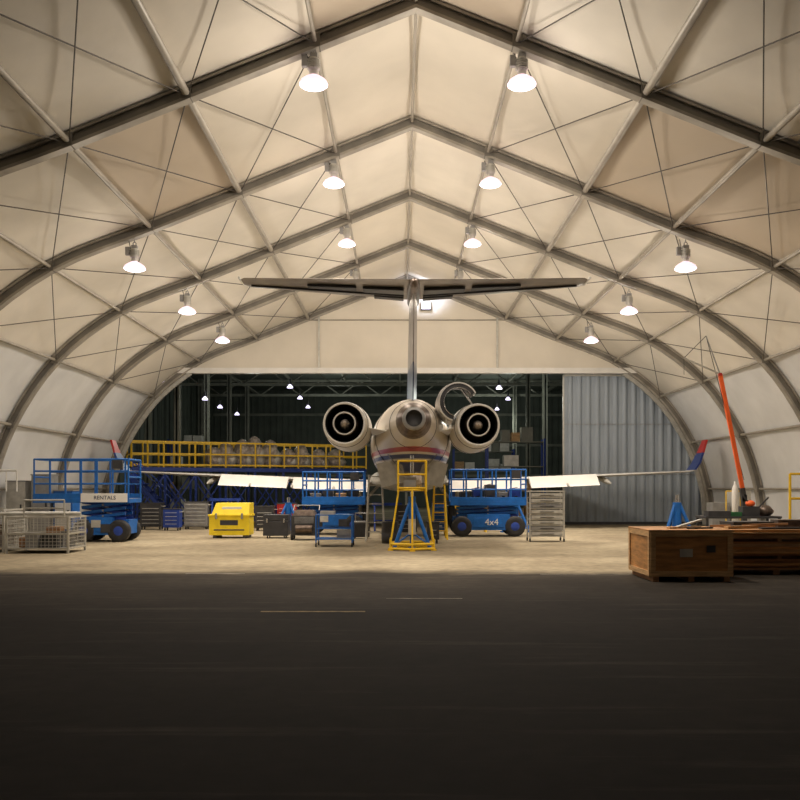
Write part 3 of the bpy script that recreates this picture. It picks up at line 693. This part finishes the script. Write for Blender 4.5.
# ------------------------------------------------------------------ right side
b=B(); x0,x1,y0,y1,h=4.27,5.68,15.6,17.0,.86
b.box(x0,x1,y0,y1,.09,h,M_wood)
for x in(x0+.05,(x0+x1)/2-.05,x1-.15): b.box(x,x+.1,y0,y1,0,.09,M_wood2)
b.box(x0-.02,x1+.02,y0-.02,y1+.02,h,h+.025,M_wood)
for x in(x0,x1-.09): b.box(x,x+.09,y0-.022,y0,.09,h,M_wood3)
for z in(.09,h-.09): b.box(x0+.09,x1-.09,y0-.02,y0,z,z+.09,M_wood3)
for y in(y0,y1-.09): b.box(x0-.022,x0,y,y+.09,.09,h,M_wood3)
for z in(.09,h-.09): b.box(x0-.02,x0,y0+.09,y1-.09,z,z+.09,M_wood3)
b.box(x0+.5,x0+.72,y0-.024,y0-.02,.42,.56,M_lgrey); b.box(x1-.45,x1-.3,y0-.024,y0-.02,.5,.62,M_dgrey)
b.done('wooden_crate',.006)
b=B(); r=random.Random(3)
for x in(6.05,6.9,7.9): b.box(x,x+.12,16.9,18.1,0,.10,M_wood2)
z=.10
for i in range(17):
    t=r.uniform(.018,.05); xo=r.uniform(-.14,.14); yo=r.uniform(-.1,.1)
    b.box(6.0+xo,8.4+xo,16.85+yo,18.2+yo,z,z+t,r.choice([M_wood,M_wood2,M_wood3,M_wood]),rz=r.uniform(-.03,.03)); z+=t+.002
    if i in(5,11): 
        for x in(6.1,7.0,7.9): b.box(x,x+.08,16.95,18.1,z,z+.06,M_wood3)
        z+=.06
b.done('plywood_stack')
b=B(); b.beam((6.1,17.1,z+.03),(7.9,17.9,z+.03),.12,.05,M_wood3); b.beam((6.0,17.7,z+.03),(7.3,17.2,z+.09),.09,.04,M_wood2); b.beam((6.7,17.0,z+.02),(7.9,17.1,z+.02),.15,.03,M_dgrey); b.box(6.3,7.2,17.5,18.0,z,z+.12,M_dgrey,rz=.2); b.box(7.2,8.0,17.3,17.8,z,z+.16,M_brown,rz=-.1); b.done('loose_boards')
b=B(); b.beam((4.7,16.0,.90),(5.4,16.5,.90),.08,.03,M_wood3); b.beam((4.9,16.2,.905),(5.5,16.7,1.02),.06,.03,M_lgrey); b.beam((5.0,15.9,.90),(5.5,16.1,.90),.05,.03,M_dgrey); b.done('wood_offcuts')
b=B()
for k in range(5):
    z0=k*.15
    for i in range(6): b.box(8.75+i*.2,8.9+i*.2,19.5,20.7,z0+.12,z0+.14,M_wood3)
    for y in(19.5,20.05,20.6): b.box(8.75,9.9,y,y+.1,z0+.02,z0+.12,M_wood2)
    for i in(0,2,5): b.box(8.75+i*.2,8.9+i*.2,19.5,20.7,z0,z0+.02,M_wood3)
b.done('pallet_stack')
d=24.5; x0,x1=W(706,0,d)[0],W(782,0,d)[0]
b=B(); b.box(x0,x1,d,d+.9,.78,.84,M_dgrey)
for x in(x0+.05,x1-.05):
    for y in(d+.05,d+.85): b.box(x-.03,x+.03,y-.03,y+.03,0,.78,M_dgrey)
b.box(x0+.1,x1-.1,d+.1,d+.8,.2,.23,M_dgrey)
b.box(x0+.1,x0+.7,d+.1,d+.5,.84,.98,M_dgrey); b.box(x0+.75,x0+1.0,d+.1,d+.5,.84,.95,M_green); b.box(x0+1.05,x0+1.5,d+.15,d+.5,.84,1.1,M_dgrey); b.blob((x0+1.3,d+.3,1.18),(.13,.12,.09),M_orange,3)
b.blob((x0+1.75,d+.4,.98),(.2,.2,.16),M_brown,4); b.box(x0+1.2,x0+1.7,d+.52,d+.8,.84,1.0,M_red)
b.beam((x0+1.5,d+.2,.86),(x0+1.1,d+.3,1.4),.04,.04,M_dgrey); b.beam((x0+1.4,d+.4,.9),(x0+1.8,d+.3,1.35),.04,.04,M_dgrey)
b.done('cluttered_workbench')
d=27.5
b=B(); p0=W(744,496,d); p1=W(720,374,d); p2=W(684,358,d)
xb=p0[0]
b.beam((p0[0],d,1.35),p1,.09,.11,M_orange); b.beam((p0[0],d,1.2),(p0[0]-.06,d,1.6),.14,.14,M_dgrey)
b.beam(p1,p2,.035,.045,M_lgrey); b.tube((p1[0]-.05,d,p1[2]-.02),(p1[0]+.05,d,p1[2]-.02),.06,M_red)
b.tube(p1,W(706,336,d),.018,M_grey); b.tube(W(706,336,d),p2,.01,M_dark,5); b.tube(W(706,336,d),W(744,480,d),.010,M_dark,5)
b.box(xb-.07,xb+.07,d-.07,d+.07,.3,1.4,M_dgrey)
for dx,dy in((-.5,-.45),(.5,-.45),(-.5,.45),(.5,.45)):
    b.beam((xb,d,.3),(xb+dx,d+dy,.14),.07,.07,M_dgrey); b.lathe((xb+dx,d+dy,.09),(1,0,0),[(-.03,0),(-.03,.09),(.03,.09),(.03,0)],M_dark,14)
b.tube((p2[0],d,p2[2]),(p2[0],d,p2[2]-.5),.008,M_dark,5)
b.done('jib_crane')
b=B(); x=W(735,0,29)[0]
b.lathe((x,29,0.06),(0,0,1),[(0,0),(0,.10),(1.5,.10),(1.6,.06),(1.66,.03),(1.75,.03),(1.75,0)],M_white,16)
b.box(x-.25,x+.25,28.85,29.15,.02,.06,M_grey)
for q in(-.23,.23): b.tube((x+q,29.15,.04),(x+q,29.15,1.5),.018,M_yel)
for z in(.8,1.5): b.tube((x-.23,29.15,z),(x+.23,29.15,z),.018,M_yel)
for q in(-.26,.26): b.lathe((x+q,29.1,.1),(1,0,0),[(-.02,0),(-.02,.1),(.02,.1),(.02,0)],M_dark,14)
b.done('gas_cylinder_cart')
b=B(); d=26; x0=W(790,0,d)[0]; x1=x0+1.3
for x in(x0,x1):
    b.tube((x,d,0),(x,d,2.0),.04,M_yel); b.box(x-.1,x+.1,d-.1,d+.1,0,.02,M_yel)
for z in(.6,1.3,2.0): b.tube((x0,d,z),(x1,d,z),.035,M_yel)
b.done('safety_railing')
b=B(); x=x0+.2; b.lathe((x,25.4,0),(0,0,1),[(0,0),(0,.09),(.5,.09),(.58,.04),(.62,.03),(.66,.03),(.66,0)],M_red,16); b.tube((x,25.4,.64),(x+.12,25.38,.6),.015,M_dark); b.tube((x+.12,25.38,.6),(x+.12,25.35,.25),.012,M_dark)
b.done('fire_extinguisher')
b=B()
for i,(x,h,m) in enumerate(((10.6,1.1,M_grey),(11.3,1.5,M_lgrey))):
    b.box(x,x+.6,31,31.6,.06,h,m); b.box(x+.03,x+.57,31.03,31.57,0,.06,M_dgrey); b.box(x+.45,x+.5,30.97,31,h*.5,h*.62,M_dgrey); b.box(x+.04,x+.56,30.99,31,.1,h-.05,m)
b.done('storage_cabinet',.01)
# ------------------------------------------------------------------ world, camera
w=bpy.data.worlds.new('night'); S.world=w; w.use_nodes=True
w.node_tree.nodes['Background'].inputs[0].default_value=(.03,.03,.045,1); w.node_tree.nodes['Background'].inputs[1].default_value=.1
cam=bpy.data.cameras.new('camera'); co=bpy.data.objects.new('camera',cam); S.collection.objects.link(co)
co.location=(0,0,1.6); co.rotation_euler=(pi/2,0,0); cam.sensor_width=36; cam.lens=F/800*36; cam.shift_y=.11; cam.clip_end=300
S.camera=co
